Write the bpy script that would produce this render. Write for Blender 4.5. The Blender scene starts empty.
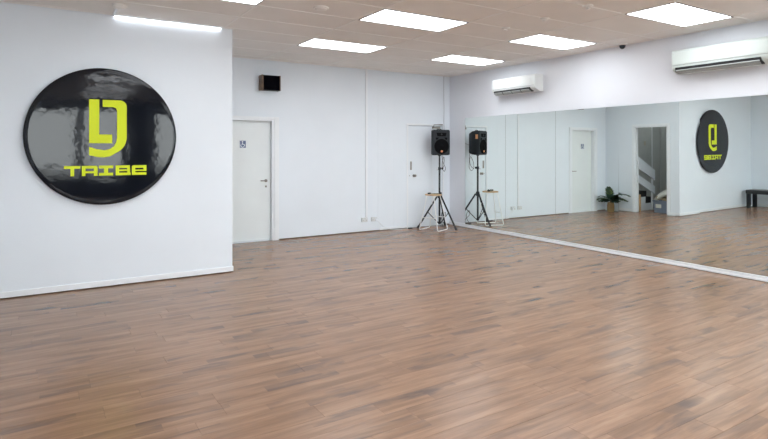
import bpy, math, random
from mathutils import Vector, Matrix
random.seed(7)
S = bpy.context.scene
COL = S.collection
PI = math.pi

# ------------------------------------------------------------------ camera, world, exposure
F_PX, CAM_H, HORIZON = 545.0, 1.55, 150.5
cd = bpy.data.cameras.new('camera'); cam = bpy.data.objects.new('camera', cd); COL.objects.link(cam)
cam.location = (-7.24, -8.98, CAM_H)
cam.rotation_euler = (PI/2, 0, -math.atan2(0.530, 0.848))
cd.sensor_fit = 'HORIZONTAL'; cd.sensor_width = 36.0
cd.lens = F_PX/768*36.0
cd.shift_y = -(439/2-HORIZON)/768
cd.clip_start = 0.05; cd.clip_end = 200
S.camera = cam
S.view_settings.view_transform = 'Standard'
S.view_settings.look = 'None'
S.view_settings.gamma = 1.0
S.view_settings.use_curve_mapping = False
S.view_settings.exposure = 0.13
LAMP_POWER = 9.0
W = bpy.data.worlds.new('world'); S.world = W; W.use_nodes = True
bg = W.node_tree.nodes['Background']
bg.inputs['Color'].default_value = (0.95, 0.97, 0.98, 1)
bg.inputs['Strength'].default_value = 10.0

# ------------------------------------------------------------------ materials
def mat(name, col, rough=0.5, metal=0.0, noise=0.0, nscale=8.0, bump=0.0, bscale=60.0, coat=0.0, ior=1.5, spec=0.5):
    m = bpy.data.materials.new(name); m.use_nodes = True
    nt = m.node_tree; b = nt.nodes['Principled BSDF']
    b.inputs['Roughness'].default_value = rough
    b.inputs['Metallic'].default_value = metal
    b.inputs['IOR'].default_value = ior
    b.inputs['Specular IOR Level'].default_value = spec
    b.inputs['Coat Weight'].default_value = coat
    tc = nt.nodes.new('ShaderNodeTexCoord')
    n = nt.nodes.new('ShaderNodeTexNoise'); n.inputs['Scale'].default_value = nscale; n.inputs['Detail'].default_value = 4
    nt.links.new(tc.outputs['Object'], n.inputs['Vector'])
    r = nt.nodes.new('ShaderNodeMapRange')
    r.inputs['From Min'].default_value = 0.3; r.inputs['From Max'].default_value = 0.7
    r.inputs['To Min'].default_value = 1.0-noise; r.inputs['To Max'].default_value = 1.0+noise*0.5
    nt.links.new(n.outputs['Fac'], r.inputs['Value'])
    mx = nt.nodes.new('ShaderNodeVectorMath'); mx.operation = 'SCALE'
    mx.inputs[0].default_value = col[:3]
    nt.links.new(r.outputs['Result'], mx.inputs['Scale'])
    nt.links.new(mx.outputs['Vector'], b.inputs['Base Color'])
    if bump > 0:
        n2 = nt.nodes.new('ShaderNodeTexNoise'); n2.inputs['Scale'].default_value = bscale; n2.inputs['Detail'].default_value = 3
        nt.links.new(tc.outputs['Object'], n2.inputs['Vector'])
        bp = nt.nodes.new('ShaderNodeBump'); bp.inputs['Strength'].default_value = bump; bp.inputs['Distance'].default_value = 0.01
        nt.links.new(n2.outputs['Fac'], bp.inputs['Height'])
        nt.links.new(bp.outputs['Normal'], b.inputs['Normal'])
    return m

def emit(name, col, strength):
    m = bpy.data.materials.new(name); m.use_nodes = True
    nt = m.node_tree; b = nt.nodes['Principled BSDF']
    b.inputs['Base Color'].default_value = (0.9, 0.9, 0.9, 1)
    b.inputs['Emission Color'].default_value = (*col, 1); b.inputs['Emission Strength'].default_value = strength
    return m

WHITE = mat('white_wall_paint', (0.77, 0.825, 0.89), 0.6, noise=0.02, nscale=1.5, bump=0.05, bscale=120)
WHITE_R = mat('white_wall_paint_satin', (0.75, 0.775, 0.83), 0.5, noise=0.02, nscale=1.5, bump=0.05, bscale=120)
TRIM = mat('white_gloss_trim', (0.82, 0.85, 0.89), 0.35, noise=0.02)
DOORW = mat('white_door_paint', (0.77, 0.81, 0.82), 0.45, noise=0.02, nscale=3)
LOBBY = mat('grey_lobby_paint', (0.50, 0.53, 0.53), 0.7, noise=0.04)
TILE = mat('ceiling_tile_board', (0.88, 0.85, 0.82), 0.9, noise=0.03, nscale=2.0, bump=0.15, bscale=200)
GRID = mat('ceiling_grid_paint', (0.91, 0.89, 0.87), 0.5)
GAPD = mat('floor_gap_shade', (0.13, 0.085, 0.06), 0.7, noise=0.3, nscale=12)  # dark brown as painted shade for the gaps at floor level
ALU = mat('white_aluminium', (0.83, 0.86, 0.90), 0.3, 0.1, noise=0.02)
BLACKP = mat('black_textured_plastic', (0.018, 0.022, 0.028), 0.55, spec=0.3, noise=0.15, nscale=60, bump=0.2, bscale=400)
BLACKM = mat('black_painted_metal', (0.016, 0.020, 0.026), 0.45, 0.0, spec=0.3, noise=0.1)
CONE = mat('black_speaker_cone', (0.004, 0.004, 0.005), 0.9, spec=0.1, noise=0.2, nscale=80)
GRILLE = mat('black_grille_cloth', (0.002, 0.002, 0.004), 0.95, spec=0.05, noise=0.2, nscale=200, bump=0.3, bscale=600)
BROWN = mat('brown_wood_cheek', (0.16, 0.095, 0.055), 0.5, noise=0.3, nscale=20)
ORANGE = mat('orange_badge', (0.85, 0.36, 0.16), 0.4, noise=0.1)
ACW = mat('white_air_conditioner_plastic', (0.76, 0.79, 0.79), 0.3, noise=0.02)
ACG = mat('grey_louvre_plastic', (0.35, 0.38, 0.38), 0.4, noise=0.03)
ACB = mat('pale_green_white_plastic', (0.64, 0.71, 0.69), 0.35, noise=0.02)
DARK = mat('dark_slot', (0.012, 0.013, 0.015), 0.6, noise=0.1)
STEEL = mat('brushed_steel', (0.30, 0.28, 0.26), 0.38, 0.7, noise=0.05)
LFRAME = mat('light_frame_shade', (0.10, 0.10, 0.12), 0.5, noise=0.1)  # dark grey imitates the shadow gap around the panel lights
PINE = mat('light_wood', (0.62, 0.42, 0.24), 0.5, noise=0.2, nscale=15)
WIRE = mat('white_powder_coated_wire', (0.90, 0.91, 0.91), 0.4, noise=0.02)
CORDG = mat('grey_cable', (0.30, 0.31, 0.33), 0.5, noise=0.1)
CORDW = mat('white_cable', (0.75, 0.77, 0.78), 0.5, noise=0.05)
LIME = mat('lime_yellow_vinyl', (0.66, 0.77, 0.003), 0.35, spec=0.25, noise=0.02)
SOCK = mat('ivory_socket_plastic', (0.66, 0.68, 0.69), 0.4, noise=0.03)
SIGNB = mat('blue_sign_print', (0.10, 0.14, 0.26), 0.4, noise=0.05)
SIGNW = mat('white_sign_print', (0.75, 0.80, 0.84), 0.4, noise=0.02)
BASKET = mat('woven_seagrass', (0.36, 0.23, 0.10), 0.8, noise=0.35, nscale=60, bump=0.4, bscale=120)
LEAF = mat('palm_leaf_green', (0.030, 0.075, 0.045), 0.45, noise=0.4, nscale=12)
LEAFY = mat('palm_leaf_tip_green', (0.16, 0.22, 0.05), 0.5, noise=0.4, nscale=12)
VINYLB = mat('black_vinyl_upholstery', (0.012, 0.013, 0.016), 0.35, noise=0.1, bump=0.1, bscale=200)
STEPB = mat('black_stair_tread', (0.012, 0.013, 0.015), 0.7, noise=0.2)
CRATE = mat('blue_grey_crate_plastic', (0.20, 0.24, 0.31), 0.4, noise=0.1)
PAPER = mat('printed_paper', (0.72, 0.72, 0.66), 0.7, noise=0.12, nscale=14)
SACK = mat('kraft_paper', (0.46, 0.38, 0.24), 0.8, noise=0.2, nscale=10)
FRAMED = mat('dark_window_frame', (0.02, 0.022, 0.028), 0.4, noise=0.1)
CONC = mat('grey_concrete', (0.33, 0.33, 0.32), 0.85, noise=0.15, nscale=3)
OLIVE = mat('olive_plastic', (0.20, 0.19, 0.11), 0.6, noise=0.1)
LAMPE = emit('lamp_diffuser', (0.93, 0.97, 1.0), LAMP_POWER)
LOBE = emit('lobby_fill_glow', (1.0, 0.97, 0.93), 36.0)  # glow of the added lobby lamp

def mirror_mat():
    m = bpy.data.materials.new('mirror_silvering'); m.use_nodes = True
    nt = m.node_tree; b = nt.nodes['Principled BSDF']
    b.inputs['Metallic'].default_value = 1.0; b.inputs['Roughness'].default_value = 0.0
    n = nt.nodes.new('ShaderNodeTexNoise'); n.inputs['Scale'].default_value = 1.2
    r = nt.nodes.new('ShaderNodeValToRGB')
    r.color_ramp.elements[0].color = (0.85, 0.91, 0.885, 1); r.color_ramp.elements[1].color = (0.87, 0.93, 0.905, 1)
    nt.links.new(n.outputs['Fac'], r.inputs['Fac']); nt.links.new(r.outputs['Color'], b.inputs['Base Color'])
    return m
MIRROR = mirror_mat()
EDGE = mat('mirror_ground_edge', (0.10, 0.14, 0.13), 0.3, noise=0.05)

def disc_mat():
    m = mat('gloss_black_disc', (0.006, 0.008, 0.013), 0.07, ior=1.40)
    nt = m.node_tree; b = nt.nodes['Principled BSDF']
    tc = nt.nodes.new('ShaderNodeTexCoord')
    n = nt.nodes.new('ShaderNodeTexNoise'); n.inputs['Scale'].default_value = 8.0; n.inputs['Detail'].default_value = 2.5
    nt.links.new(tc.outputs['Object'], n.inputs['Vector'])
    bp = nt.nodes.new('ShaderNodeBump'); bp.inputs['Strength'].default_value = 0.24; bp.inputs['Distance'].default_value = 0.005
    nt.links.new(n.outputs['Fac'], bp.inputs['Height']); nt.links.new(bp.outputs['Normal'], b.inputs['Normal'])
    return m
DISC = disc_mat()

def glass_mat():
    m = bpy.data.materials.new('window_glass'); m.use_nodes = True
    nt = m.node_tree; nt.nodes.remove(nt.nodes['Principled BSDF'])
    out = nt.nodes['Material Output']
    t = nt.nodes.new('ShaderNodeBsdfTransparent'); t.inputs['Color'].default_value = (0.93, 0.95, 0.95, 1)
    g = nt.nodes.new('ShaderNodeBsdfGlossy'); g.inputs['Roughness'].default_value = 0.02
    mx = nt.nodes.new('ShaderNodeMixShader'); mx.inputs['Fac'].default_value = 0.06
    nt.links.new(t.outputs[0], mx.inputs[1]); nt.links.new(g.outputs[0], mx.inputs[2]); nt.links.new(mx.outputs[0], out.inputs['Surface'])
    return m
GLASS = glass_mat()

def floor_mat():
    m = bpy.data.materials.new('laminate_oak'); m.use_nodes = True
    nt = m.node_tree; b = nt.nodes['Principled BSDF']; L = nt.links.new; N = nt.nodes.new
    geo = N('ShaderNodeNewGeometry'); oi = N('ShaderNodeObjectInfo')
    add = N('ShaderNodeMath'); add.operation = 'ADD'; L(oi.outputs['Random'], add.inputs[0]); L(geo.outputs['Random Per Island'], add.inputs[1])
    fr = N('ShaderNodeMath'); fr.operation = 'FRACT'; L(add.outputs[0], fr.inputs[0])
    off = N('ShaderNodeVectorMath'); off.operation = 'SCALE'; off.inputs[0].default_value = (37.0, 13.0, 5.0); L(fr.outputs[0], off.inputs['Scale'])
    pos = N('ShaderNodeVectorMath'); pos.operation = 'ADD'; L(geo.outputs['Position'], pos.inputs[0]); L(off.outputs[0], pos.inputs[1])
    def noise(sc, detail, rough=0.55, dist=0.0):
        mp = N('ShaderNodeMapping'); mp.inputs['Scale'].default_value = sc; L(pos.outputs[0], mp.inputs['Vector'])
        n = N('ShaderNodeTexNoise'); n.inputs['Scale'].default_value = 1.0; n.inputs['Detail'].default_value = detail
        n.inputs['Roughness'].default_value = rough; n.inputs['Distortion'].default_value = dist
        L(mp.outputs[0], n.inputs['Vector']); return n.outputs['Fac']
    n1 = noise((1.1, 14.0, 1.0), 4.0, 0.6, 0.5)      # broad streaks
    n3 = noise((6.0, 110.0, 1.0), 3.0)               # fine grain
    # printed strips: every plank carries two rows of short staves
    sp = N('ShaderNodeSeparateXYZ'); L(geo.outputs['Position'], sp.inputs[0])
    def M(op, a, b2=None, c=None):
        n = N('ShaderNodeMath'); n.operation = op
        for q, v in enumerate((a, b2, c)):
            if v is None: continue
            if isinstance(v, (int, float)): n.inputs[q].default_value = v
            else: L(v, n.inputs[q])
        return n.outputs[0]
    row = M('FLOOR', M('DIVIDE', sp.outputs['Y'], 0.0825))
    w1 = N('ShaderNodeTexWhiteNoise'); w1.noise_dimensions = '1D'; L(row, w1.inputs['W'])
    col = M('FLOOR', M('ADD', M('DIVIDE', sp.outputs['X'], 0.52), M('MULTIPLY', w1.outputs['Value'], 7.0)))
    cb = N('ShaderNodeCombineXYZ'); L(col, cb.inputs[0]); L(row, cb.inputs[1])
    w2 = N('ShaderNodeTexWhiteNoise'); w2.noise_dimensions = '2D'; L(cb.outputs[0], w2.inputs['Vector'])
    stave = w2.outputs['Value']
    # smoky patches: soft noise stretched along the stave, stronger in some staves
    so = N('ShaderNodeVectorMath'); so.operation = 'SCALE'; so.inputs[0].default_value = (19.0, 31.0, 7.0); L(stave, so.inputs['Scale'])
    sa_ = N('ShaderNodeVectorMath'); sa_.operation = 'ADD'; L(geo.outputs['Position'], sa_.inputs[0]); L(so.outputs[0], sa_.inputs[1])
    mp2 = N('ShaderNodeMapping'); mp2.inputs['Scale'].default_value = (2.0, 7.0, 1.0); L(sa_.outputs[0], mp2.inputs['Vector'])
    n2 = N('ShaderNodeTexNoise'); n2.inputs['Scale'].default_value = 1.0; n2.inputs['Detail'].default_value = 3.5; n2.inputs['Distortion'].default_value = 0.7; L(mp2.outputs[0], n2.inputs['Vector'])
    cr = N('ShaderNodeValToRGB'); L(n1, cr.inputs['Fac'])
    e = cr.color_ramp.elements
    e[0].position = 0.28; e[0].color = (0.195, 0.110, 0.064, 1)
    e[1].position = 0.74; e[1].color = (0.355, 0.215, 0.133, 1)
    k = e.new(0.5); k.color = (0.276, 0.160, 0.097, 1)
    pr = N('ShaderNodeMapRange'); pr.inputs['From Min'].default_value = 0.50; pr.inputs['From Max'].default_value = 0.68
    pr.inputs['To Max'].default_value = 1.0; L(n2.outputs['Fac'], pr.inputs['Value'])
    pw = N('ShaderNodeMapRange'); pw.inputs['From Min'].default_value = 0.35; pw.inputs['From Max'].default_value = 0.95
    pw.inputs['To Min'].default_value = 0.10; pw.inputs['To Max'].default_value = 0.80; L(stave, pw.inputs['Value'])
    mx = N('ShaderNodeMixRGB'); mx.inputs['Color2'].default_value = (0.092, 0.066, 0.060, 1); L(M('MULTIPLY', pr.outputs['Result'], pw.outputs['Result']), mx.inputs['Fac']); L(cr.outputs['Color'], mx.inputs['Color1'])
    gr = N('ShaderNodeMapRange'); gr.inputs['From Min'].default_value = 0.3; gr.inputs['From Max'].default_value = 0.7; gr.inputs['To Min'].default_value = 0.90; gr.inputs['To Max'].default_value = 1.07; L(n3, gr.inputs['Value'])
    v = N('ShaderNodeMapRange'); v.inputs['To Min'].default_value = 1.04; v.inputs['To Max'].default_value = 0.94; L(stave, v.inputs['Value'])
    v2 = N('ShaderNodeMapRange'); v2.inputs['To Min'].default_value = 0.96; v2.inputs['To Max'].default_value = 1.04; L(fr.outputs[0], v2.inputs['Value'])
    mm = M('MULTIPLY', M('MULTIPLY', gr.outputs['Result'], v.outputs['Result']), v2.outputs['Result'])
    sc = N('ShaderNodeVectorMath'); sc.operation = 'SCALE'; L(mx.outputs['Color'], sc.inputs[0]); L(mm, sc.inputs['Scale'])
    L(sc.outputs[0], b.inputs['Base Color'])
    b.inputs['Roughness'].default_value = 0.27
    bp = N('ShaderNodeBump'); bp.inputs['Strength'].default_value = 0.06; bp.inputs['Distance'].default_value = 0.004
    L(n3, bp.inputs['Height']); L(bp.outputs['Normal'], b.inputs['Normal'])
    return m
FLOOR = floor_mat()
SUB = mat('dark_floor_joint', (0.17, 0.11, 0.075), 0.6, noise=0.1)

# ------------------------------------------------------------------ mesh helpers
class MB:
    def __init__(s): s.v = []; s.f = []; s.sm = []
    def add(s, vs, fs, smooth=False):
        o = len(s.v); s.v += [tuple(p) for p in vs]; s.f += [tuple(i+o for i in f) for f in fs]; s.sm += [smooth]*len(fs); return s
    def box(s, x0, x1, y0, y1, z0, z1):
        vs = [(x, y, z) for z in (z0, z1) for y in (y0, y1) for x in (x0, x1)]
        return s.add(vs, [(0,2,3,1),(4,5,7,6),(0,1,5,4),(2,6,7,3),(0,4,6,2),(1,3,7,5)])
    def tube(s, pts, r, n=10, closed=False):
        pts = [Vector(p) for p in pts]; m = len(pts); rs = r if isinstance(r, (list, tuple)) else [r]*m
        vs = []; prev = None
        for i, p in enumerate(pts):
            if closed: d = pts[(i+1) % m]-pts[i-1]
            else: d = pts[min(i+1, m-1)]-pts[max(i-1, 0)]
            d.normalize()
            if prev is None:
                a = d.cross(Vector((0, 0, 1)))
                if a.length < 0.05: a = d.cross(Vector((1, 0, 0)))
            else: a = prev - d*prev.dot(d)
            a.normalize(); prev = a; b = d.cross(a)
            for k in range(n):
                t = 2*PI*k/n; vs.append(p+(a*math.cos(t)+b*math.sin(t))*rs[i])
        fs = []
        for i in range(m if closed else m-1):
            j = (i+1) % m
            for k in range(n): fs.append((i*n+k, i*n+(k+1) % n, j*n+(k+1) % n, j*n+k))
        s.add(vs, fs, True)
        if not closed:
            s.add(vs[:n], [tuple(range(n))[::-1]]); s.add(vs[-n:], [tuple(range(n))])
        return s
    def lathe(s, prof, n=32, c=(0, 0, 0), axis='z', smooth=True):
        vs = []
        for r, h in prof:
            for k in range(n):
                t = 2*PI*k/n; a, b = r*math.cos(t), r*math.sin(t)
                if axis == 'z': p = (a, b, h)
                elif axis == 'y': p = (a, -h, b)     # h grows towards -y
                else: p = (-h, a, b)
                vs.append((p[0]+c[0], p[1]+c[1], p[2]+c[2]))
        fs = [(i*n+k, i*n+(k+1) % n, (i+1)*n+(k+1) % n, (i+1)*n+k) for i in range(len(prof)-1) for k in range(n)]
        s.add(vs, fs, smooth)
        for i, rev in ((0, True), (len(prof)-1, False)):
            if prof[i][0] > 1e-5:
                q = vs[i*n:(i+1)*n]; s.add(q, [tuple(range(n))[::-1] if rev else tuple(range(n))])
        return s
    def prism(s, poly, a0, a1, plane='xz', smooth=False):
        """extrude a 2-D outline; plane names the outline's axes"""
        def P(u, v, w): return {'xz': (u, w, v), 'yz': (w, u, v), 'xy': (u, v, w)}[plane]
        n = len(poly)
        vs = [P(u, v, a0) for u, v in poly]+[P(u, v, a1) for u, v in poly]
        s.add(vs, [(i, (i+1) % n, n+(i+1) % n, n+i) for i in range(n)], smooth)
        s.add(vs, [tuple(range(n))[::-1], tuple(range(n, 2*n))])
        return s
    def build(s, name, m, parent=None, loc=None, bevel=0, rot=None, seg=2):
        me = bpy.data.meshes.new(name); me.from_pydata(s.v, [], s.f)
        me.polygons.foreach_set('use_smooth', s.sm); me.update()
        import bmesh
        b = bmesh.new(); b.from_mesh(me); bmesh.ops.recalc_face_normals(b, faces=b.faces)
        b.to_mesh(me); b.free()
        me.materials.append(m)
        o = bpy.data.objects.new(name, me); COL.objects.link(o)
        if parent: o.parent = parent
        if loc: o.location = loc
        if rot: o.rotation_euler = rot
        if bevel:
            md = o.modifiers.new('bevel', 'BEVEL'); md.width = bevel; md.segments = seg; md.limit_method = 'ANGLE'; md.angle_limit = math.radians(40)
            me.polygons.foreach_set('use_smooth', [True]*len(me.polygons))
            md.harden_normals = True
        return o

def tag(o, label, cat, group=None, kind=None):
    o['label'] = label; o['category'] = cat
    if group: o['group'] = group
    if kind: o['kind'] = kind
    return o
def thing(name, label, cat, loc=(0, 0, 0), rz=0, group=None):
    o = bpy.data.objects.new(name, None); COL.objects.link(o); o.empty_display_size = 0.1
    o.location = loc; o.rotation_euler = (0, 0, rz); return tag(o, label, cat, group)
def struct(o): o['kind'] = 'structure'; return o
def copy_tree(o, parent=None):
    c = o.copy(); COL.objects.link(c); c.parent = parent
    for ch in [x for x in list(COL.objects) if x.parent == o]: copy_tree(ch, c)
    return c
def arc(c, r, a0, a1, n):
    return [(c[0]+r*math.cos(math.radians(a0+(a1-a0)*i/n)), c[1]+r*math.sin(math.radians(a0+(a1-a0)*i/n))) for i in range(n+1)]
def spline(pts, k=6):
    pts = [Vector(p) for p in pts]; out = []
    for i in range(len(pts)-1):
        p0 = pts[max(i-1, 0)]; p1 = pts[i]; p2 = pts[i+1]; p3 = pts[min(i+2, len(pts)-1)]
        for j in range(k):
            t = j/k; out.append(0.5*((2*p1)+(p2-p0)*t+(2*p0-5*p1+4*p2-p3)*t*t+(3*p1-p0-3*p2+p3)*t**3))
    out.append(pts[-1]); return out

# ------------------------------------------------------------------ room dimensions
H = 3.10                      # ceiling
XL = -8.75                    # left wall
YF = -12.5                    # window front
PX, PY = -5.195, -2.056         # corner of the partition
T = 0.12
LX = -7.92                    # stair lobby left wall

# floor -------------------------------------------------------------
struct(MB().box(XL-T, T, YF-T, T, -0.10, -0.012).build('floor', SUB))
floor_o = COL.objects['floor']
PW, PL = 0.165, 1.25
plank_me = None; far = MB(); cells = []
fx, fy = 0.530, 0.848
rows = int(math.ceil(-YF/PW))
for r in range(rows):
    y1 = -r*PW; y0 = y1-PW
    x = XL - random.uniform(0.0, PL)
    while x < 0:
        x0, x1 = max(x, XL), min(x+PL, 0.0)
        if x1-x0 > 0.03:
            mx_, my_ = (x0+x1)/2+7.24, (y0+y1)/2+8.98
            Z = mx_*fx+my_*fy; X = mx_*fy-my_*fx
            score = 0
            if Z > 0.5:
                p = 384+545*X/Z; q = 150.5+545*1.55/Z
                full = (x1-x0) > PL-0.01
                hidden = (x0+x1)/2 < PX-0.3 and y1 > PY
                if -70 < p < 838 and q < 500 and full and not hidden: score = 1/(Z*Z)
            cells.append((score, x0, x1, y0, max(y0, YF), y1))
        x += PL
cells.sort(key=lambda c: -c[0])
G = 0.0005
def plank_geo(mb, x0, x1, y0, y1):
    g, d = G, 0.0012
    vs = [(x0+g, y0+g, -.012), (x1-g, y0+g, -.012), (x1-g, y1-g, -.012), (x0+g, y1-g, -.012),
          (x0+g, y0+g, -.0006), (x1-g, y0+g, -.0006), (x1-g, y1-g, -.0006), (x0+g, y1-g, -.0006),
          (x0+g+d, y0+g+d, 0), (x1-g-d, y0+g+d, 0), (x1-g-d, y1-g-d, 0), (x0+g+d, y1-g-d, 0)]
    mb.add(vs, [(0,1,5,4),(1,2,6,5),(2,3,7,6),(3,0,4,7),(4,5,9,8),(5,6,10,9),(6,7,11,10),(7,4,8,11),(8,9,10,11)])
pb = MB(); plank_geo(pb, -PL/2, PL/2, -PW/2, PW/2)
nplank = 0
for sc_, x0, x1, y0, y0c, y1 in cells:
    if sc_ > 0 and nplank < 295:
        if plank_me is None:
            o = pb.build('floor_plank', FLOOR, floor_o); plank_me = o
        else:
            o = plank_me.copy(); COL.objects.link(o)
        o.location = ((x0+x1)/2, (y0+y1)/2, 0); nplank += 1
    else:
        plank_geo(far, x0, x1, y0c, y1)
fo = far.build('floor_planks', FLOOR, floor_o); fo['kind'] = 'stuff'

# ceiling -----------------------------------------------------------
ceil_o = struct(MB().box(XL-T, T, YF-T, T, 3.14, 3.24).build('ceiling', GRID))
GX = [XL] + [-8.97+1.218*i for i in range(1, 8)] + [0.0]      # joints across the room
GX = [XL, -7.75, -6.53, -5.31, -4.09, -2.87, -1.66, -0.45, 0.0]
GY = [0.0, -0.25, -0.88] + [-1.50-0.6125*i for i in range(0, 18)] + [YF]
lamp_cells = {}
for ci, (x0, x1) in enumerate(((-6.53, -5.31), (-4.09, -2.87), (-1.66, -0.45))):
    for rj in range(6):
        lamp_cells[(x0, 3+rj*3-1+0)] = (x0, x1)
tb = MB()
for x in GX[1:-1]: tb.box(x-.011, x+.011, YF, 0, 3.0965, 3.14)
for y in GY[1:-1]: tb.box(XL, 0, y-.011, y+.011, 3.097, 3.139)
tb.build('ceiling_grid', GRID, ceil_o)
tile_cache = {}
lamp_rows = [i for i in range(len(GY)-1) if i >= 3 and (i-3) % 3 == 0]   # row whose far edge is GY[i]
for i in range(len(GY)-1):
    for j in range(len(GX)-1):
        x0, x1, y1, y0 = GX[j], GX[j+1], GY[i], GY[i+1]
        if i in lamp_rows and j in (2, 4, 6) and y1-y0 > 0.5: continue
        if y1-y0 < 0.06: continue
        key = (round(x1-x0, 2), round(y1-y0, 2))
        if key not in tile_cache:
            w, d = (x1-x0)/2-.008, (y1-y0)/2-.008
            tile_cache[key] = MB().box(-w, w, -d, d, 0, .012).build('ceiling_tile', TILE, ceil_o, bevel=.002, seg=1); o = tile_cache[key]
        else:
            o = tile_cache[key].copy(); COL.objects.link(o)
        o.location = ((x0+x1)/2, (y0+y1)/2, 3.1015)

# ceiling panel lights ----------------------------------------------
def panel_light(x0, x1, y0, y1, label):
    t = thing('ceiling_light', label, 'ceiling light', ((x0+x1)/2, (y0+y1)/2, 3.092), 0, 'recessed ceiling panel lights')
    w, d = (x1-x0)/2-.012, (y1-y0)/2-.012
    f = MB(); e = .012
    f.box(-w, w, -d, -d+e, 0, .02).box(-w, w, d-e, d, 0, .02).box(-w, -w+e, -d+e, d-e, 0, .02).box(w-e, w, -d+e, d-e, 0, .02)
    f.build('frame', LFRAME, t)
    MB().box(-w+e, w-e, -d+e, d-e, .004, .03).build('diffuser', LAMPE, t)
    return t
xs = {2: (GX[2], GX[3]), 4: (GX[4], GX[5]), 6: (GX[6], GX[7])}
lab = {(2, 3): None,
       (2, 6): 'recessed white ceiling light cut by the top edge of the photo, left',
       (4, 3): 'recessed white ceiling light nearest above the far wall between the two doors',
       (4, 6): 'long recessed white ceiling light in the centre, right of the round ceiling detector',
       (6, 3): 'recessed white ceiling light closest to the far right corner of the room',
       (6, 6): 'recessed white ceiling light above and right of the far air conditioner',
       (6, 9): 'recessed white ceiling light above the large near air conditioner'}
for i in lamp_rows:
    if GY[i]-GY[i+1] < 0.5: continue
    for j in (2, 4, 6):
        if (j, i) == (2, 3): continue
        l = lab.get((j, i)) or 'recessed white ceiling light behind the camera, row %s, column %s' % (['', 'first', 'second', 'third', 'fourth', 'fifth', 'sixth'][(i-3)//3], {2: 'over the left side', 4: 'down the middle', 6: 'beside the mirrored wall'}[j])
        panel_light(*xs[j], GY[i+1], GY[i], l)
# the sliver of a light cut off by the partition
t = thing('ceiling_light', 'ceiling light sliver glowing along the top of the partition above the round sign', 'ceiling light', (-5.95, -2.078, 3.086), 0, 'recessed ceiling panel lights')
MB().box(-.602, .602, -.010, .0145, .004, .04).build('diffuser', LAMPE, t)
MB().box(-.612, .612, -.014, -.0105, 0, .04).box(-.612, -.602, -.010, .014, 0, .04).box(.602, .612, -.010, .014, 0, .04).build('frame', TRIM, t)

# walls --------------------------------------------------------------
SK = 0.018
struct(MB().box(0, T, YF-T, T, 0, H+.04).build('wall_right', WHITE_R))
struct(MB().box(XL-T, XL, YF-T, PY, 0, H+.04).build('wall_left', WHITE))
# back wall with the recess of the toilet door
D0, D1, DH = -4.76, -3.865, 2.085
bw = MB()
bw.box(PX-T, D0, 0, T, SK, H+.04).box(D1, -1.06, 0, T, SK, H+.04).box(D0, D1, 0, T, DH, H+.04).box(-1.06, -.19, 0, T, 2.052, H+.04).box(-.19, 0, 0, T, SK, H+.04)
bw.box(LX-T, PX-T, 0, T, 0, H+.04)
struct(bw.build('wall_back', WHITE))
struct(MB().box(LX-T, T, T+.002, T+.06, -.1, H+.04).build('back_light_blocker', LOBBY))  # added unseen slab, stops daylight leaking in under the doors
struct(MB().box(D1+.11, -1.06, .004, .05, 0, SK).box(-.19, 0, .004, .05, 0, SK).box(PX, D0-.1, .004, .05, 0, SK).build('shadow_gap_back', GAPD))  # dark brown strip standing in for the shadow gap under the wall
# partition carrying the disc, and its side wall with the lobby doorway
LAMP_Y = -2.03
struct(MB().box(XL, PX, PY, PY+.10, .03, H+.001).build('wall_partition', WHITE))
S0, S1, SH = -1.775, -0.96, 2.09
struct(MB().box(PX-.10, PX, PY+.10, S0, .0, H+.001).box(PX-.10, PX, S1, 0, .0, H+.001).box(PX-.10, PX, S0, S1, SH, H+.001).build('wall_side', WHITE))
struct(MB().box(LX-T, LX, PY+.10, 0, 0, H).build('wall_lobby', LOBBY))
struct(MB().box(LX, PX-.10, -.012, -.001, 0, H).build('wall_lobby_back', LOBBY))
# skirtings
struct(MB().box(XL, PX+.012, PY-.012, PY, .012, .075).box(PX, PX+.012, PY, S0-.07, .012, .075).build('baseboard_partition', TRIM, bevel=.004))
struct(MB().box(XL, PX-.004, PY+.004, PY+.05, 0, .024).build('baseboard_gap_shade', GAPD))  # dark strip in place of the shade beneath the raised skirting
struct(MB().box(PX, PX+.012, S1+.075, -.001, .014, .07).build('baseboard_side', TRIM, bevel=.003))
struct(MB().box(XL, XL+.012, YF, PY-.013, .014, .08).build('baseboard_left', TRIM, bevel=.003))
struct(MB().box(-.014, 0, -.52, -.001, .010, .075).build('baseboard_right', TRIM, bevel=.003))
# door frames
def architrave(name, segs):
    m = MB()
    for s_ in segs: m.box(*s_)
    return struct(m.build(name, TRIM, bevel=.003))
architrave('trim_1', [(D1, D1+.085, -.016, 0, 0, DH+.04), (D0-.085, D0, -.016, 0, 0, DH+.04), (D0, D1, -.016, 0, DH, DH+.04)])
architrave('trim_2', [(-1.095, -1.06, -.006, 0, 0, 2.09), (-.19, -.155, -.006, 0, 0, 2.09), (-1.06, -.19, -.006, 0, 2.055, 2.09)])
architrave('trim_3', [(PX, PX+.016, S1, S1+.07, 0, SH+.06), (PX, PX+.016, S0-.07, S0, 0, SH+.06), (PX, PX+.016, S0, S1, SH, SH+.06)])
architrave('trim_4', [(PX-.11, PX, S1-.02, S1, 0, SH), (PX-.11, PX, S0, S0+.02, 0, SH), (PX-.11, PX, S0+.02, S1-.02, SH-.02, SH)])
struct(MB().box(-1.765, -1.745, -.0025, 0, SK, H).build('trim_5', WHITE))
struct(MB().box(-1.40, -1.392, -.0015, 0, SK, H).build('trim_6', WHITE))
struct(MB().box(-1.74, -1.095, -.012, 0, .012, .05).build('trim_7', TRIM))
struct(MB().box(-7.515, -7.485, -.03, -.012, 0, H).build('trim_8', TRIM))
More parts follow.
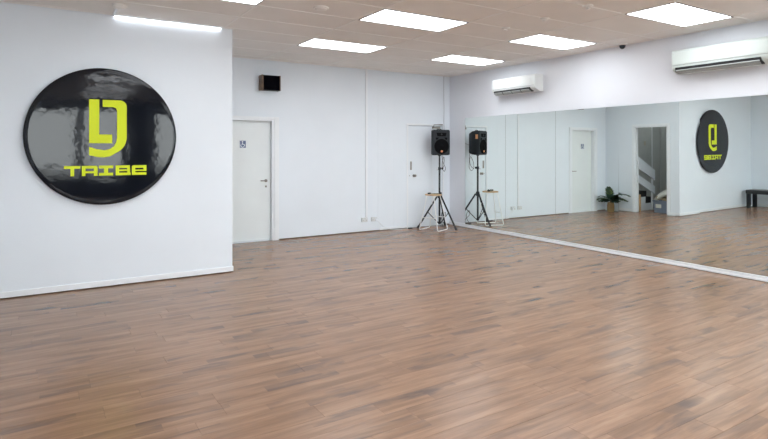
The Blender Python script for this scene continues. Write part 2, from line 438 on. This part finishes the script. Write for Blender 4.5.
# ceiling angle (thin shadow bead where ceiling meets wall)
struct(MB().box(PX, 0, -.02, 0, 3.094, 3.1).box(-.02, 0, YF, -.02, 3.094, 3.1).box(XL, -6.57, PY-.02, PY, 3.094, 3.1).box(-5.33, PX+.02, PY-.02, PY, 3.094, 3.1).box(PX, PX+.02, PY, -.02, 3.094, 3.1).build('trim_9', GRID))

# doors --------------------------------------------------------------
d1 = struct(MB().box(D0+.035, D1-.035, .085, .12, .014, DH-.03).build('door_1', DOORW, bevel=.002))
struct(MB().box(D0, D0+.033, .0, T, 0, DH).box(D1-.033, D1, 0, T, 0, DH).box(D0+.033, D1-.033, 0, T, DH-.028, DH).build('door_jamb', TRIM, d1))
def lever(parent, x, y, z):
    MB().lathe([(.026, 0), (.026, .008), (.012, .010)], 20, (x, y, z), 'y').build('handle_rose', STEEL, parent)
    MB().tube([(x, y-.008, z), (x, y-.045, z), (x-.012, y-.052, z), (x-.11, y-.05, z+.002)], .009, 10).build('handle', STEEL, parent)
lever(d1, -3.98, .085, 1.03)
MB().lathe([(.018, 0), (.018, .006), (0, .006)], 16, (-3.98, .085, .93), 'y').build('lock', STEEL, d1)
# white draught strip at the foot
MB().box(D0+.035, D1-.035, .030, .0845, .0, .010).build('threshold', TRIM, d1)
d2 = struct(MB().box(-1.052, -.198, .010, .05, .003, 2.047).build('door_2', WHITE, bevel=.002))
MB().box(-1.005, -.965, .002, .0105, 1.16, 1.33).build('lock_plate', STEEL, d2, bevel=.006)
kb = MB().lathe([(.028, 0), (.028, .006), (.012, .012), (.012, .035), (.026, .045), (.026, .062), (.016, .070), (0, .072)], 20, (-.915, .010, 1.045), 'y').build('door_knob', STEEL, d2)
MB().lathe([(.008, 0), (.008, .004), (0, .004)], 10, (-1.02, .01, 1.045), 'y').build('keyhole', STEEL, d2)
# overhead closer
cl = MB().box(-.46, -.28, -.05, .009, 2.000, 2.045).build('door_closer', STEEL, d2, bevel=.006)
MB().tube([(-.44, -.03, 2.046), (-.44, -.03, 2.075), (-.33, -.14, 2.085), (-.27, -.05, 2.09)], .009, 8).build('closer_arm', STEEL, cl)
MB().box(-.30, -.22, -.05, -.008, 2.075, 2.095).build('closer_bracket', STEEL, cl)

# window front behind the camera --------------------------------------
win = [(-8.35, -6.47), (-6.30, -5.25), (-4.25, -2.55), (-2.40, -0.50)]
WZ0, WZ1 = .55, 2.78
fw = MB().box(XL, 0, YF-T, YF, 0, WZ0).box(XL, 0, YF-T, YF, WZ1, H+.04)
e = [XL]+[v for w_ in win for v in w_]+[0]
for k in range(0, len(e), 2): fw.box(e[k], e[k+1], YF-T, YF, WZ0, WZ1)
struct(fw.build('wall_front', FRAMED))
for k, (a, b) in enumerate(win):
    m = MB().box(a, b, YF-.08, YF-.02, WZ0, WZ0+.05).box(a, b, YF-.08, YF-.02, WZ1-.05, WZ1).box(a, a+.05, YF-.08, YF-.02, WZ0+.05, WZ1-.05).box(b-.05, b, YF-.08, YF-.02, WZ0+.05, WZ1-.05)
    w_ = struct(m.build('window_%d' % (k+1), FRAMED))
    MB().box(a+.05, b-.05, YF-.055, YF-.049, WZ0+.05, WZ1-.05).build('pane', GLASS, w_)
struct(MB().box(-30, 20, -40, YF-T-.01, -.2, -.02).build('ground_outside', CONC))

# ------------------------------------------------------------------ mirrors
seams = [-.52, -1.655, -2.81, -3.98, -5.16, -6.33, -7.50, -8.67]
yaw = [-.0013, -.0006, -.0012, .0075, .0088, 0, 0]; lean = [0, 0, 0, -.0036, -.0048, 0, 0]
wm = thing('wall_mirror', 'mirror wall of tall frameless panels covering the right wall, white rail below', 'mirror', (-.021, -3.2, 0))
for k in range(7):
    y1, y0 = seams[k], seams[k+1]; L_ = y1-y0; z0, z1 = .066, 2.205
    p = MB().box(0, .004, -L_+.0015, -.0015, 0, z1-z0).build('mirror_panel', MIRROR, wm, (0, y1+3.2, z0), rot=(0, lean[k], yaw[k]))
    MB().box(.0045, .008, -L_+.001, -.001, 0, z1-z0).build('backing', EDGE, p)
rail = MB().box(-.012, .029, -5.47, 3.18, .006, .030).build('rail', ALU, wm, (-.009, 0, 0), bevel=.003)
MB().box(-.002, .029, -5.47, 3.18, .0305, .064).build('upper_rail', ALU, rail, bevel=.004)
MB().box(-.006, .026, -5.47, 3.18, 0, .0055).build('rail_shade_strip', GAPD, rail)  # shadow beneath the rail, put in as a dark strip

# ------------------------------------------------------------------ round sign
dc = Vector((-6.655, PY, 1.708)); R = .768
sign = thing('round_sign', 'large glossy black round wall sign with lime monogram and the word TRIBE', 'sign', (dc.x, dc.y, dc.z))
MB().lathe([(R-.05, .024), (R-.006, .025), (R, .029), (R, .048), (R-.003, .055), (R-.012, .060), (R-.028, .0622), (R-.05, .0628), (0.3, .063), (0, .063)], 128, (0, 0, 0), 'y').build('disc', DISC, sign)
MB().lathe([(.25, 0), (.25, .013)], 32, (0, 0, 0), 'y').build('standoff', DARK, sign)
def vin(name, polys):
    m = MB()
    for p in polys: m.prism([(u, v) for u, v in p], -.0625, -.0665)
    return m.build(name, LIME, sign)
def rel(ps): return [(x-dc.x, z-dc.z) for x, z in ps]
vin('monogram_stroke', [rel([(-6.81, 2.12), (-6.71, 2.12), (-6.71, 1.73), (-6.58, 1.73), (-6.58, 1.632), (-6.81, 1.632)])])
outer = [(-6.675, 2.12), (-6.50, 2.12)]+arc((-6.50, 2.05), .07, 80, 0, 5)+[(-6.43, 1.70)]+arc((-6.63, 1.70), .20, -10, -65, 6)+[(-6.60, 1.485), (-6.66, 1.473), (-6.73, 1.478), (-6.81, 1.50)]
inner = [(-6.81, 1.592), (-6.74, 1.565), (-6.66, 1.553), (-6.61, 1.563), (-6.565, 1.595), (-6.54, 1.64), (-6.53, 1.69), (-6.53, 2.0), (-6.54, 2.028), (-6.565, 2.04), (-6.675, 2.04)]
import bmesh
vin('monogram_hook', [rel(outer+inner)])
# lettering: strokes as boxes in letter units (w x h = 1 x 1)
LW, LH, PIT, X0, Z0, ST = .155, .112, .1685, -7.05, 1.268, .030
def letter(ch, k):
    x0 = X0+k*PIT-dc.x; z0 = Z0-dc.z; w, h, s = LW, LH, ST; polys = []
    def bx(a, b, c, d): polys.append([(x0+a, z0+c), (x0+b, z0+c), (x0+b, z0+d), (x0+a, z0+d)])
    if ch == 'T': bx(0, w, h-s, h); bx(w*.39, w*.39+.036, 0, h-s)
    if ch == 'R': bx(0, .036, 0, h-s); polys.append([(x0, z0+h-s), (x0+w, z0+h-s), (x0+w, z0+h-.012), (x0+w-.012, z0+h), (x0, z0+h)]); bx(w-.036, w, .0, h-s); bx(.036, w-.036, .030, .052)
    if ch == 'I': bx(0, w*.92, h-s, h); bx(0, w*.92, 0, s); bx(w*.33, w*.6, s, h-s)
    if ch == 'B': bx(0, .036, s, h-s); bx(0, w*.95, h-s, h); bx(0, w, 0, s); bx(.036, w-.036, .046, .066); bx(w-.036, w-.006, s, h-s)
    if ch == 'E': bx(0, .036, s, h-s); polys.append([(x0, z0+h-s), (x0+w, z0+h-s), (x0+w, z0+h), (x0+.012, z0+h), (x0, z0+h-.012)]); bx(0, w, 0, s); bx(.036, w, .044, .062); bx(w-.032, w, .062, h-s)
    vin('letter', polys)
for k, ch in enumerate('TRIBE'): letter(ch, k)

# ------------------------------------------------------------------ wall speaker, conduit, sockets, toilet sign
ws = thing('wall_speaker', 'small black box speaker with brown cheeks high above the toilet door', 'speaker', (-3.965, 0, 2.565))
MB().box(-.145, .145, -.15, -.015, .004, .256).build('cabinet', DARK, ws)
MB().box(-.175, -.145, -.165, -.012, 0, .26).build('cheek', BROWN, ws, bevel=.006)
MB().box(.145, .159, -.165, -.012, 0, .26).build('cheek', BROWN, ws, bevel=.006)
MB().box(-.143, .143, -.160, -.1505, .008, .252).build('grille', GRILLE, ws, bevel=.004)
MB().box(-.04, .04, -.0145, 0, .08, .18).build('bracket', STEEL, ws)
cn = MB().box(-2.052, -2.012, -.024, 0, .28, 3.095).build('conduit', TRIM, bevel=.003)
tag(cn, 'thin white conduit running down the far wall to the left socket', 'conduit')
def socket(name_lbl, x):
    t = thing('power_socket', name_lbl, 'socket', (x, 0, .235), 0, 'double sockets low on the far wall')
    MB().box(-.062, .062, -.032, 0, -.040, .040).build('face_plate', SOCK, t, bevel=.004)
    for sx in (-.034, .034):
        MB().box(sx-.009, sx+.009, -.036, -.0322, .012, .026).build('switch', WHITE, t)
        m = MB(); m.box(sx-.008, sx-.005, -.0335, -.0322, -.018, -.006).box(sx+.005, sx+.008, -.0335, -.0322, -.018, -.006)
        m.build('pin_slot', DARK, t)
    return t
socket('white double wall socket directly below the conduit, nothing plugged in', -2.075)
socket('white double wall socket with a plug in it, right of the conduit', -1.865)
pc = thing('extension_lead', 'white cord from the right socket down and along the floor to the tripod stand', 'cord', (-1.831, 0, .22))
MB().box(-.018, .018, -.07, -.0365, -.02, .02).build('plug', TRIM, pc, bevel=.005)
MB().tube(spline([(0, -.065, -.01), (.03, -.08, -.03), (.16, -.06, -.14), (.30, -.06, -.20), (.42, -.07, -.214), (.60, -.09, -.214), (.72, -.10, -.214)]), .004, 6).build('cable', CORDW, pc)
MB().box(.70, .79, -.135, -.085, -.22, -.195).build('power_adapter', BLACKP, pc, bevel=.006)
ts = thing('toilet_sign', 'small blue and white wheelchair symbol sign on the left door', 'sign', (-4.385, .085, 1.655))
MB().box(-.058, .058, -.005, 0, -.068, .068).build('sign_plate', SIGNB, ts)
g = MB(); g.lathe([(.012, 0), (.012, .0015)], 14, (-.008, -.0055, .045), 'y')
g.prism([(-.016, .03), (.0, .03), (.0, .004), (.026, .004), (.036, -.03), (.026, -.034), (.018, -.006), (-.016, -.006)], -.0055, -.007)
ring = arc((-.006, -.02), .034, 140, 330, 10)+arc((-.006, -.02), .025, 330, 140, 10)
g.prism(ring, -.0055, -.007)
g.build('wheelchair_symbol', SIGNW, ts)
m = MB().box(-.058, .058, -.0065, -.0052, .060, .068).box(-.058, .058, -.0065, -.0052, -.068, -.060).box(-.058, -.050, -.0065, -.0052, -.06, .06).box(.050, .058, -.0065, -.0052, -.06, .06)
m.build('sign_border', SIGNW, ts)

# ------------------------------------------------------------------ air conditioners
def aircon(y_far, W_, D_, Hh, z, body, label, slots, near_cap):
    t = thing('air_conditioner', label, 'air conditioner', (0, y_far-W_/2, z), 0, 'wall air conditioners over the mirrors')
    h = W_/2
    prof = [(-.001, Hh), (-D_*.70, Hh)]+[(-D_+.04+.04*math.cos(math.radians(a)), Hh-.05+.045*math.sin(math.radians(a))) for a in (90, 120, 150, 180)]
    prof += [(-D_, Hh*.30), (-D_+.012, Hh*.20), (-D_+.030, Hh*.13), (-D_*.55, .012), (-D_*.45, 0), (-.001, 0)]
    MB().prism(prof, -h, h).build('body', body, t, bevel=.008)
    # front panel, slightly proud
    fp = [(-D_-.006, Hh-.045), (-D_-.006, Hh*.36), (-D_-.001, Hh*.35), (-D_-.001, Hh-.04)]
    MB().prism(fp, -h+near_cap, h-.02).build('front_panel', body, t, bevel=.002)
    MB().prism([(-D_-.0005, Hh*.32), (-D_-.0015, Hh*.32), (-D_-.0015, Hh*.335), (-D_-.0005, Hh*.335)], -h+.01, h-.01).build('panel_joint', CORDG, t)
    # outlet: dark mouth with louvre
    a, b = -h+near_cap+(.01 if slots > 1 else .07), h-.045
    mouth = [(-D_-.002, Hh*.235), (-D_+.008, Hh*.06), (-D_*.55, -.003), (-D_*.5, .02), (-D_+.03, Hh*.2)]
    MB().prism(mouth, a, b).build('air_outlet', DARK, t)
    n = slots; step = (b-a)/n
    for k in range(n):
        y0 = a+k*step+.012; y1 = a+(k+1)*step-.012
        MB().prism([(-D_-.004, Hh*.13), (-D_-.006, Hh*.10), (-D_*.80, -.010), (-D_*.78, -.004)], y0, y1).build('louvre', ACG, t)
    # top intake slats
    tm = MB()
    for k in range(8): tm.box(-D_*.62+k*.014, -D_*.62+k*.014+.006, -h+.05, h-.05, Hh, Hh+.003)
    tm.build('intake_grille', body, t)
    return t
aircon(-1.50, 1.03, .21, .29, 2.565, ACW, 'smaller bright white air conditioner on the wall near the far corner', 4, .10)
aircon(-4.90, 1.17, .22, .31, 2.560, ACB, 'large pale air conditioner at the right edge above the mirrors', 1, .05)

# ------------------------------------------------------------------ ceiling devices
def dome(label, x, y, r, d, m2, cat='detector', name='smoke_detector', grp=None):
    t = thing(name, label, cat, (x, y, 3.1), 0, grp)
    MB().lathe([(r, 0), (r, -d*.35), (r*.9, -d*.5)], 28).build('base', GRID, t)
    MB().lathe([(r*.8, -d*.5), (r*.75, -d*.8), (r*.5, -d*.95), (0, -d)], 28).build('cover', m2, t)
    return t
dome('flat round white detector on the ceiling left of the central light', -4.69, -3.61, .085, .03, GRID)
dome('white smoke detector on the ceiling above the round sign, at the top edge', -6.55, -2.57, .075, .045, GRID)
tag(MB().box(-6.575, -6.550, -2.47, -2.10, 3.084, 3.1).build('ceiling_conduit', TRIM), 'short white conduit on the ceiling from the smoke detector to the partition', 'conduit')
cs = thing('security_camera', 'small black dome security camera on the ceiling by the mirrored wall', 'camera', (-.12, -4.11, 3.1))
MB().lathe([(.075, 0), (.075, -.018), (.055, -.026)], 24).build('mount', GRID, cs)
MB().lathe([(.044, -.027), (.043, -.04), (.034, -.062), (.018, -.076), (0, -.08)], 24).build('dome', BLACKM, cs)
for k, (x, y, l) in enumerate(((-2.29, -3.96, 'ceiling sprinkler farthest from the camera of the row of three'), (-2.27, -4.57, 'middle ceiling sprinkler of the row of three'), (-2.30, -5.19, 'ceiling sprinkler nearest the camera of the row of three'))):
    t = thing('sprinkler', l, 'sprinkler', (x, y, 3.1), 0, 'ceiling sprinklers in a row')
    MB().lathe([(.055, 0), (.055, -.008), (.03, -.018)], 20).build('rose', GRID, t)
    MB().lathe([(.018, -.0185), (.016, -.03), (.028, -.034), (.025, -.039), (0, -.04)], 16).build('deflector', GRID, t)

# ------------------------------------------------------------------ tripod speaker stand
sx, sy = -.525, -.33
st = thing('speaker_stand', 'black tripod stand holding the speaker in the far right corner', 'stand', (sx, sy, 0))
MB().tube([(0, 0, .08), (0, 0, 1.20)], .019, 14).build('pole', BLACKM, st)
MB().tube([(0, 0, 1.201), (0, 0, 1.452)], .0155, 14).build('inner_pole', BLACKM, st)
MB().lathe([(.028, 1.16), (.028, 1.215)], 16).build('collar', BLACKP, st)
MB().lathe([(.034, .60), (.038, .62), (.038, .67), (.03, .69)], 18).build('hub', BLACKP, st)
MB().lathe([(.028, .085), (.028, .13)], 16).build('lower_collar', BLACKP, st)
kn = MB().tube([(.03, 0, 1.19), (.07, -.01, 1.19)], .007, 8).build('clamp_knob', BLACKP, st)
MB().lathe([(.022, 0), (.022, .018)], 12, (.072, -.01, 1.19), 'x').build('knob_head', BLACKP, kn)
MB().tube([(-.03, 0, 1.165), (-.075, -.005, 1.165)], .004, 8).build('safety_pin', STEEL, st)
for a in (-82, 158, 38):
    ca, sa = math.cos(math.radians(a)), math.sin(math.radians(a)); r = .455
    def P(rr, z): return (rr*ca, rr*sa, z)
    lg = MB().tube([P(.042, .645), P(r-.03, .05)], .0165, 12).build('leg', BLACKM, st)
    MB().tube([P(r-.035, .06), P(r, .012)], .021, 12).build('rubber_foot', BLACKP, lg)
    f = .52
    MB().tube([P(.028, .105), P(.042+(r-.072)*f, .645-.595*f-.012)], .008, 8).build('brace', BLACKM, st)

# speaker cabinet ------------------------------------------------------
sp = thing('stand_speaker', 'black plastic two-way speaker mounted on the tripod stand in the corner', 'speaker', (sx, sy, 1.456), math.radians(-20))
w, hh, dep = .178, .505, .30
def sec(y, w_, z0, z1, r=.03):
    pts = []
    for cx_, cz_, a0 in ((w_-r, z1-r, 0), (-w_+r, z1-r, 90), (-w_+r, z0+r, 180), (w_-r, z0+r, 270)):
        for i in range(5):
            a = math.radians(a0+i*22.5); pts.append((cx_+r*math.cos(a), y, cz_+r*math.sin(a)))
    return pts
cb = MB(); secs = [sec(-.130, w-.012, .018, hh-.012), sec(-.118, w, .004, hh), sec(-.02, w, 0, hh), sec(.06, w*.86, .01, hh-.01), sec(.16, w*.50, .035, hh-.05)]
n_ = 20; vs = [p for s_ in secs for p in s_]
cb.add(vs, [(i*n_+k, i*n_+(k+1) % n_, (i+1)*n_+(k+1) % n_, (i+1)*n_+k) for i in range(4) for k in range(n_)], True)
cb.add(secs[0], [tuple(range(n_))]); cb.add(secs[-1], [tuple(range(n_))])
cb.build('cabinet', BLACKP, sp)
MB().lathe([(.148, 0), (.148, .008), (.138, .012), (.130, .006), (.122, .008)], 40, (0, -.1305, .175), 'y').build('woofer_surround', CONE, sp)
MB().lathe([(.121, .006), (.05, .002), (.045, .004), (.03, .012), (0, .015)], 40, (0, -.131, .175), 'y').build('woofer_cone', CONE, sp)
hm = MB().prism([(-.085, .375), (.085, .375), (.105, .445), (-.105, .445)], -.1345, -.1305)
hn = hm.build('horn', CONE, sp)
MB().lathe([(.018, 0), (.014, .004), (0, .006)], 14, (0, -.135, .412), 'y').build('tweeter', DARK, hn)
for s_ in (-1, 1):
    MB().prism([(s_*.055, .350), (s_*.118, .350), (s_*.118, .318), (s_*.095, .298)], -.1345, -.1305).build('bass_port', CONE, sp)
MB().lathe([(.022, 0), (.020, .004), (0, .005)], 16, (0, -.1455, .078), 'y').build('badge', ORANGE, sp)
MB().box(w+.0005, w+.003, -.10, -.045, .335, .425).build('side_badge', ORANGE, sp)
MB().lathe([(.03, -.004), (.03, .03)], 16, (0, 0, -.012)).build('pole_socket', BLACKP, sp)
MB().tube([(-.05, .03, .503), (-.045, .03, .520), (.045, .03, .520), (.05, .03, .503)], .007, 8).build('top_handle', BLACKP, sp)
# cables
cbl = MB()
cbl.tube(spline([(-.165, -.012, 3.09), (-.168, -.014, 2.7), (-.160, -.012, 2.4), (-.166, -.014, 2.15), (-.20, -.06, 1.92), (-.33, -.13, 1.72), (-.42, -.195, 1.66)]), .004, 6)
tag(cbl.build('speaker_cable', CORDG), 'thin grey cable dropping from the ceiling corner to the stand speaker', 'cable')
c2 = MB()
c2.tube(spline([(-.40, -.20, 1.60), (-.36, -.20, 1.45), (-.34, -.22, 1.30), (-.31, -.25, 1.19), (-.36, -.27, 1.13), (-.41, -.28, 1.20), (-.40, -.27, 1.32), (-.35, -.25, 1.42), (-.33, -.24, 1.34), (-.36, -.25, 1.22), (-.415, -.29, 1.165)]), .0045, 6)
tag(c2.build('hanging_cable', BLACKP, loc=(-.025, -.03, 0)), 'looped black cable hanging beside the tripod pole below the speaker', 'cable')
c3 = MB()
c3.tube(spline([(-.36, -.22, .012), (-.33, -.16, .10), (-.28, -.2, .22), (-.31, -.25, .30), (-.36, -.2, .20), (-.3, -.14, .10), (-.26, -.2, .03), (-.33, -.27, .012), (-.40, -.20, .012), (-.34, -.13, .03)]), .005, 6)
tag(c3.build('cable_tangle', BLACKP, loc=(-.025, -.03, 0)), 'tangle of black cable on the floor under the tripod stand', 'cable')
c4 = MB().tube(spline([(-.475, -.02, 1.94), (-.48, -.012, 1.6), (-.475, -.014, 1.2), (-.50, -.05, .9), (-.62, -.26, .76), (-.72, -.38, .712)]), .003, 6)
tag(c4.build('charger_cable', CORDW), 'thin white cable from the door closer down to the wire stool', 'cable')

# wire stool -----------------------------------------------------------
so = thing('wire_stool', 'small round light wood stool on white bent wire legs before the tripod', 'stool', (-.765, -.45, 0))
zt = .675
MB().lathe([(.160, zt), (.168, zt+.004), (.168, zt+.018), (.164, zt+.022), (0, zt+.022)], 40).build('seat', PINE, so)
q = [(-.265, .11), (.125, .29), (-.115, -.28), (.255, -.12)]
tops = [(-.13, .04), (.075, .125), (-.085, -.12), (.125, -.045)]
for a, b in ((0, 1), (2, 3)):
    A, B, TA, TB = Vector((*q[a], .007)), Vector((*q[b], .007)), Vector((*tops[a], zt-.008)), Vector((*tops[b], zt-.008))
    def mixv(u, v, k): return u+(v-u)*k
    path = [TA, mixv(TA, A, .5), mixv(TA, A, .96), mixv(A, B, .05), mixv(A, B, .5), mixv(A, B, .95), mixv(TB, B, .96), mixv(TB, B, .5), TB, mixv(TA, TB, .5)]
    MB().tube(path, .0085, 8, True).build('wire_leg', WIRE, so)
def onleg(a, k): return Vector((*q[a], .007))*(k)+Vector((*tops[a], zt-.008))*(1-k)
MB().tube([onleg(1, .64), onleg(3, .64)], .0075, 8).build('cross_wire', WIRE, so)
MB().tube([onleg(0, .64), onleg(2, .64)], .0075, 8).build('cross_wire', WIRE, so)
ad = thing('power_adapter', 'small black power adapter lying on the wire stool', 'adapter', (-.84, -.41, zt+.022), .4)
MB().box(-.035, .035, -.02, .02, 0, .03).build('adapter_body', BLACKP, ad, bevel=.006)
MB().tube(spline([(.03, 0, .012), (.08, .02, .006), (.10, -.03, .006), (.05, -.06, .006)]), .003, 6).build('adapter_cable', BLACKP, ad)
rm = thing('remote_control', 'small olive remote control lying flat on the wire stool', 'remote', (-.73, -.49, zt+.022), -.3)
MB().box(-.06, .06, -.022, .022, 0, .016).build('remote_body', OLIVE, rm, bevel=.005)
bm_ = MB()
for k in range(4): bm_.box(-.045+k*.022, -.033+k*.022, -.006, .006, .0162, .018)
bm_.build('button', DARK, rm)
rc = thing('black_knob_box', 'small black box at the right rim of the wire stool', 'box', (-.655, -.52, zt+.022), .2)
MB().box(-.022, .022, -.022, .022, 0, .035).build('box_body', BLACKP, rc, bevel=.005)
MB().lathe([(.012, .0352), (.011, .045), (0, .046)], 12).build('knob', DARK, rc)

# ------------------------------------------------------------------ palm in a basket (seen in the mirror)
pt = thing('potted_palm', 'small feathery palm in a woven basket in the niche, seen in mirror', 'plant', (-4.99, -.30, 0))
MB().lathe([(.068, 0), (.080, .02), (.086, .08), (.086, .14), (.080, .19), (.072, .215), (.076, .235), (.070, .238), (.064, .215), (0, .212)], 28).build('basket', BASKET, pt)
rg = MB()
for k in range(8):
    z = .03+k*.025; r_ = .0835 if k < 6 else .077
    rg.lathe([(r_, z), (r_+.006, z+.006), (r_+.006, z+.014), (r_, z+.02)], 28)
rg.build('basket_weave', BASKET, pt)
MB().tube([(0, 0, .205), (0, 0, .29)], [.03, .018], 10).build('stem', BROWN, pt)
rng = random.Random(3)
def frond(az, el, L_, droop):
    m = MB(); tips = MB(); pts = []; n = 16
    ca, sa = math.cos(az), math.sin(az)
    p = Vector((0, 0, .27)); e_ = el
    for i in range(n+1):
        pts.append(p.copy()); d = Vector((ca*math.cos(e_), sa*math.cos(e_), math.sin(e_)))
        p = p+d*(L_/n); e_ -= droop/n*(0.4+1.2*i/n)
    m.tube(pts, [.006-.0045*i/n for i in range(n+1)], 5)
    side = Vector((-sa, ca, 0))
    for i in range(2, n+1):
        for hf in (0, .5):
            if i == n and hf: continue
            base = pts[i] if hf == 0 else (pts[i]+pts[min(i+1, n)])/2
            dr = (pts[min(i+1, n)]-pts[i-1]).normalized()
            k = i/n; ll = .16*math.sin(PI*min(1, .25+.72*k))**.7*rng.uniform(.85, 1.1)
            for sgn in (-1, 1):
                out = (side*sgn*1.0+dr*.75+Vector((0, 0, -.25+rng.uniform(-.12, .12)))).normalized()
                w_ = dr*.015
                a = base; b = base+out*ll*.5+Vector((0, 0, .004)); c = base+out*ll
                (tips if rng.random() < .12 else m).add([a-w_*.5, a+w_*.5, b+w_, b-w_, c], [(0, 1, 2, 3), (3, 2, 4)])
    fr = m.build('frond', LEAF, pt)
    if tips.v: tips.build('pale_leaflets', LEAFY, fr)['kind'] = 'stuff'
for az, el, L_, dr in ((38, .60, .36, 1.4), (30, .35, .28, .9), (52, .9, .34, 1.6), (-92, .60, .70, 1.2), (-86, .25, .64, .7), (-98, .40, .50, 1.0), (-80, .85, .58, 1.6), (0, 1.42, .36, .2), (-70, .75, .42, .7), (-76, .15, .46, .5), (40, .1, .28, .3), (-95, .8, .45, 1.2), (-88, .45, .40, .6), (60, .45, .26, .6), (-84, .05, .40, .2)):
    frond(math.radians(az), el, L_, dr)

# ------------------------------------------------------------------ bench (seen in the mirror)
bn = thing('bench', 'black padded bench along the left wall, seen at mirror right edge', 'bench', (-8.36, -2.95, 0))
MB().box(-.215, .215, -.78, .78, .365, .465).build('seat_pad', VINYLB, bn, bevel=.02, seg=3)
for ax in (-1, 1):
    for ay in (-1, 1):
        MB().prism([(ax*.205, .364), (ax*.125, .364), (ax*.135, 0), (ax*.20, 0)], ay*.76, ay*.68).build('leg', BLACKM, bn, bevel=.004)

# ------------------------------------------------------------------ stair lobby (seen in the mirror)
stt = thing('staircase', 'white staircase with black treads and white board rail beyond the doorway', 'staircase', (-6.31, -.03, -.0))
RUN, RISE = .34, .165
for k in range(5):
    x0 = k*RUN*.82; z1 = (k+1)*RISE
    x1 = x0+RUN*.82
    if x1 > 1.0: break
    MB().box(x0, x1, -.86, 0, 0, z1-.15).build('riser', WHITE, stt)
    MB().box(x0-.02, x1-.002, -.875, 0, z1-.1495, z1).build('tread', STEPB, stt, bevel=.006)
def board(z00, z01, z10, z11, name):
    MB().prism([(.30, z00), (1.00, z10), (1.00, z11), (.30, z01)], -.96, -.93).build(name, WHITE, stt)
board(.75, 1.01, 1.07, 1.36, 'rail_board'); board(.40, .60, .72, .91, 'rail_board')
MB().box(.95, .99, -.925, -.885, 0, 1.30).build('rail_post', TRIM, stt)
MB().box(.32, .36, -.925, -.885, 0, .96).build('rail_post', TRIM, stt)
wp = MB().box(-.02, .02, -.02, .02, 0, .42).build('timber_post', PINE, loc=(-5.40, -.955, 0), bevel=.004)
tag(wp, 'short light wood post standing just inside the stair doorway', 'post')
sw = MB().box(-.04, .04, -.012, 0, -.06, .06).build('light_switch', mat('beige_switch', (.5, .47, .38), .5), loc=(-7.15, -.0125, 1.70), bevel=.003)
tag(sw, 'beige switch plate on the grey lobby wall above the stairs', 'switch')
cr = thing('storage_crate', 'blue-grey plastic crate with a white label inside the doorway', 'crate', (-5.66, -1.52, 0), 0)
c = MB(); w0, w1, l0, l1, hz, th = .17, .19, .24, .26, .30, .008
c.add([(-w0, -l0, 0), (w0, -l0, 0), (w0, l0, 0), (-w0, l0, 0), (-w1, -l1, hz), (w1, -l1, hz), (w1, l1, hz), (-w1, l1, hz),
       (-w1+th, -l1+th, hz), (w1-th, -l1+th, hz), (w1-th, l1-th, hz), (-w1+th, l1-th, hz), (-w0+th, -l0+th, .01), (w0-th, -l0+th, .01), (w0-th, l0-th, .01), (-w0+th, l0-th, .01)],
      [(0, 3, 2, 1), (0, 1, 5, 4), (1, 2, 6, 5), (2, 3, 7, 6), (3, 0, 4, 7), (4, 5, 9, 8), (5, 6, 10, 9), (6, 7, 11, 10), (7, 4, 8, 11), (8, 9, 13, 12), (9, 10, 14, 13), (10, 11, 15, 14), (11, 8, 12, 15), (12, 13, 14, 15)])
c.build('crate_body', CRATE, cr)
MB().box(-w1-.01, w1+.01, l1-.001, l1+.012, hz-.03, hz).box(-w1-.01, w1+.01, -l1-.012, -l1+.001, hz-.03, hz).box(w1-.001, w1+.012, -l1, l1, hz-.03, hz).box(-w1-.012, -w1+.001, -l1, l1, hz-.03, hz).build('crate_rim', CRATE, cr, bevel=.003)
MB().box(w1-.009, w1-.006+.004, .06, .20, .12, .21).build('crate_label', PAPER, cr)
def sheet_stack(name, label, loc, rot, s, m_, marks=True):
    t = thing(name, label, 'papers', loc); t.rotation_euler = rot
    b_ = MB(); nx, ny = 8, 6; vs = []
    for L2 in (0, 1):
        for i in range(nx+1):
            for j in range(ny+1):
                u, v = i/nx-.5, j/ny-.5
                vs.append((u*s[0], v*s[1], s[2]*L2*(1-.25*abs(u))+.02*math.cos(u*3.1)+.008*math.sin(9*v+3*u)))
    o2 = (nx+1)*(ny+1); fs = []
    for i in range(nx):
        for j in range(ny):
            a = i*(ny+1)+j; fs.append((a, a+1, a+ny+2, a+ny+1)); fs.append((o2+a, o2+a+ny+1, o2+a+ny+2, o2+a+1))
    for i in range(nx):
        for j in (0, ny):
            a = i*(ny+1)+j; fs.append((a, a+ny+1, o2+a+ny+1, o2+a))
    for j in range(ny):
        for i in (0, nx):
            a = i*(ny+1)+j; fs.append((a, a+1, o2+a+1, o2+a))
    b_.add(vs, fs, True); b_.build('paper_bundle', m_, t)
    if marks:
        for k, (u, v, a, b2) in enumerate(((-.06, .02, .05, .02), (.03, -.05, .03, .035), (.05, .05, .05, .015))):
            zc = s[2]*(1-.25*abs(u/s[0]))+.02*math.cos(u/s[0]*3.1)+.014
            MB().box(u-a/2, u+a/2, v-b2/2, v+b2/2, zc, zc+.001).build('printed_mark', CORDG, t)
    return t
sheet_stack('kraft_bag', 'folded brown paper bag lying in the crate under the white papers', (-5.66, -1.53, .30), (0.22, .05, 0), (.32, .46, .06), SACK, False)
sheet_stack('paper_bundle', 'tilted white printed paper bundle on top of the crate', (-5.62, -1.53, .46), (-0.50, .50, .1), (.36, .56, .08), PAPER)
ll = thing('lobby_fill_lamp', 'added round ceiling lamp brightening the stair lobby, out of view', 'ceiling light', (-6.9, -1.0, 3.06))  # added lamp, never in view, to lift the dim lobby
MB().lathe([(.14, .038), (.14, .02), (.13, 0), (0, -.01)], 28).build('diffuser', LOBE, ll)
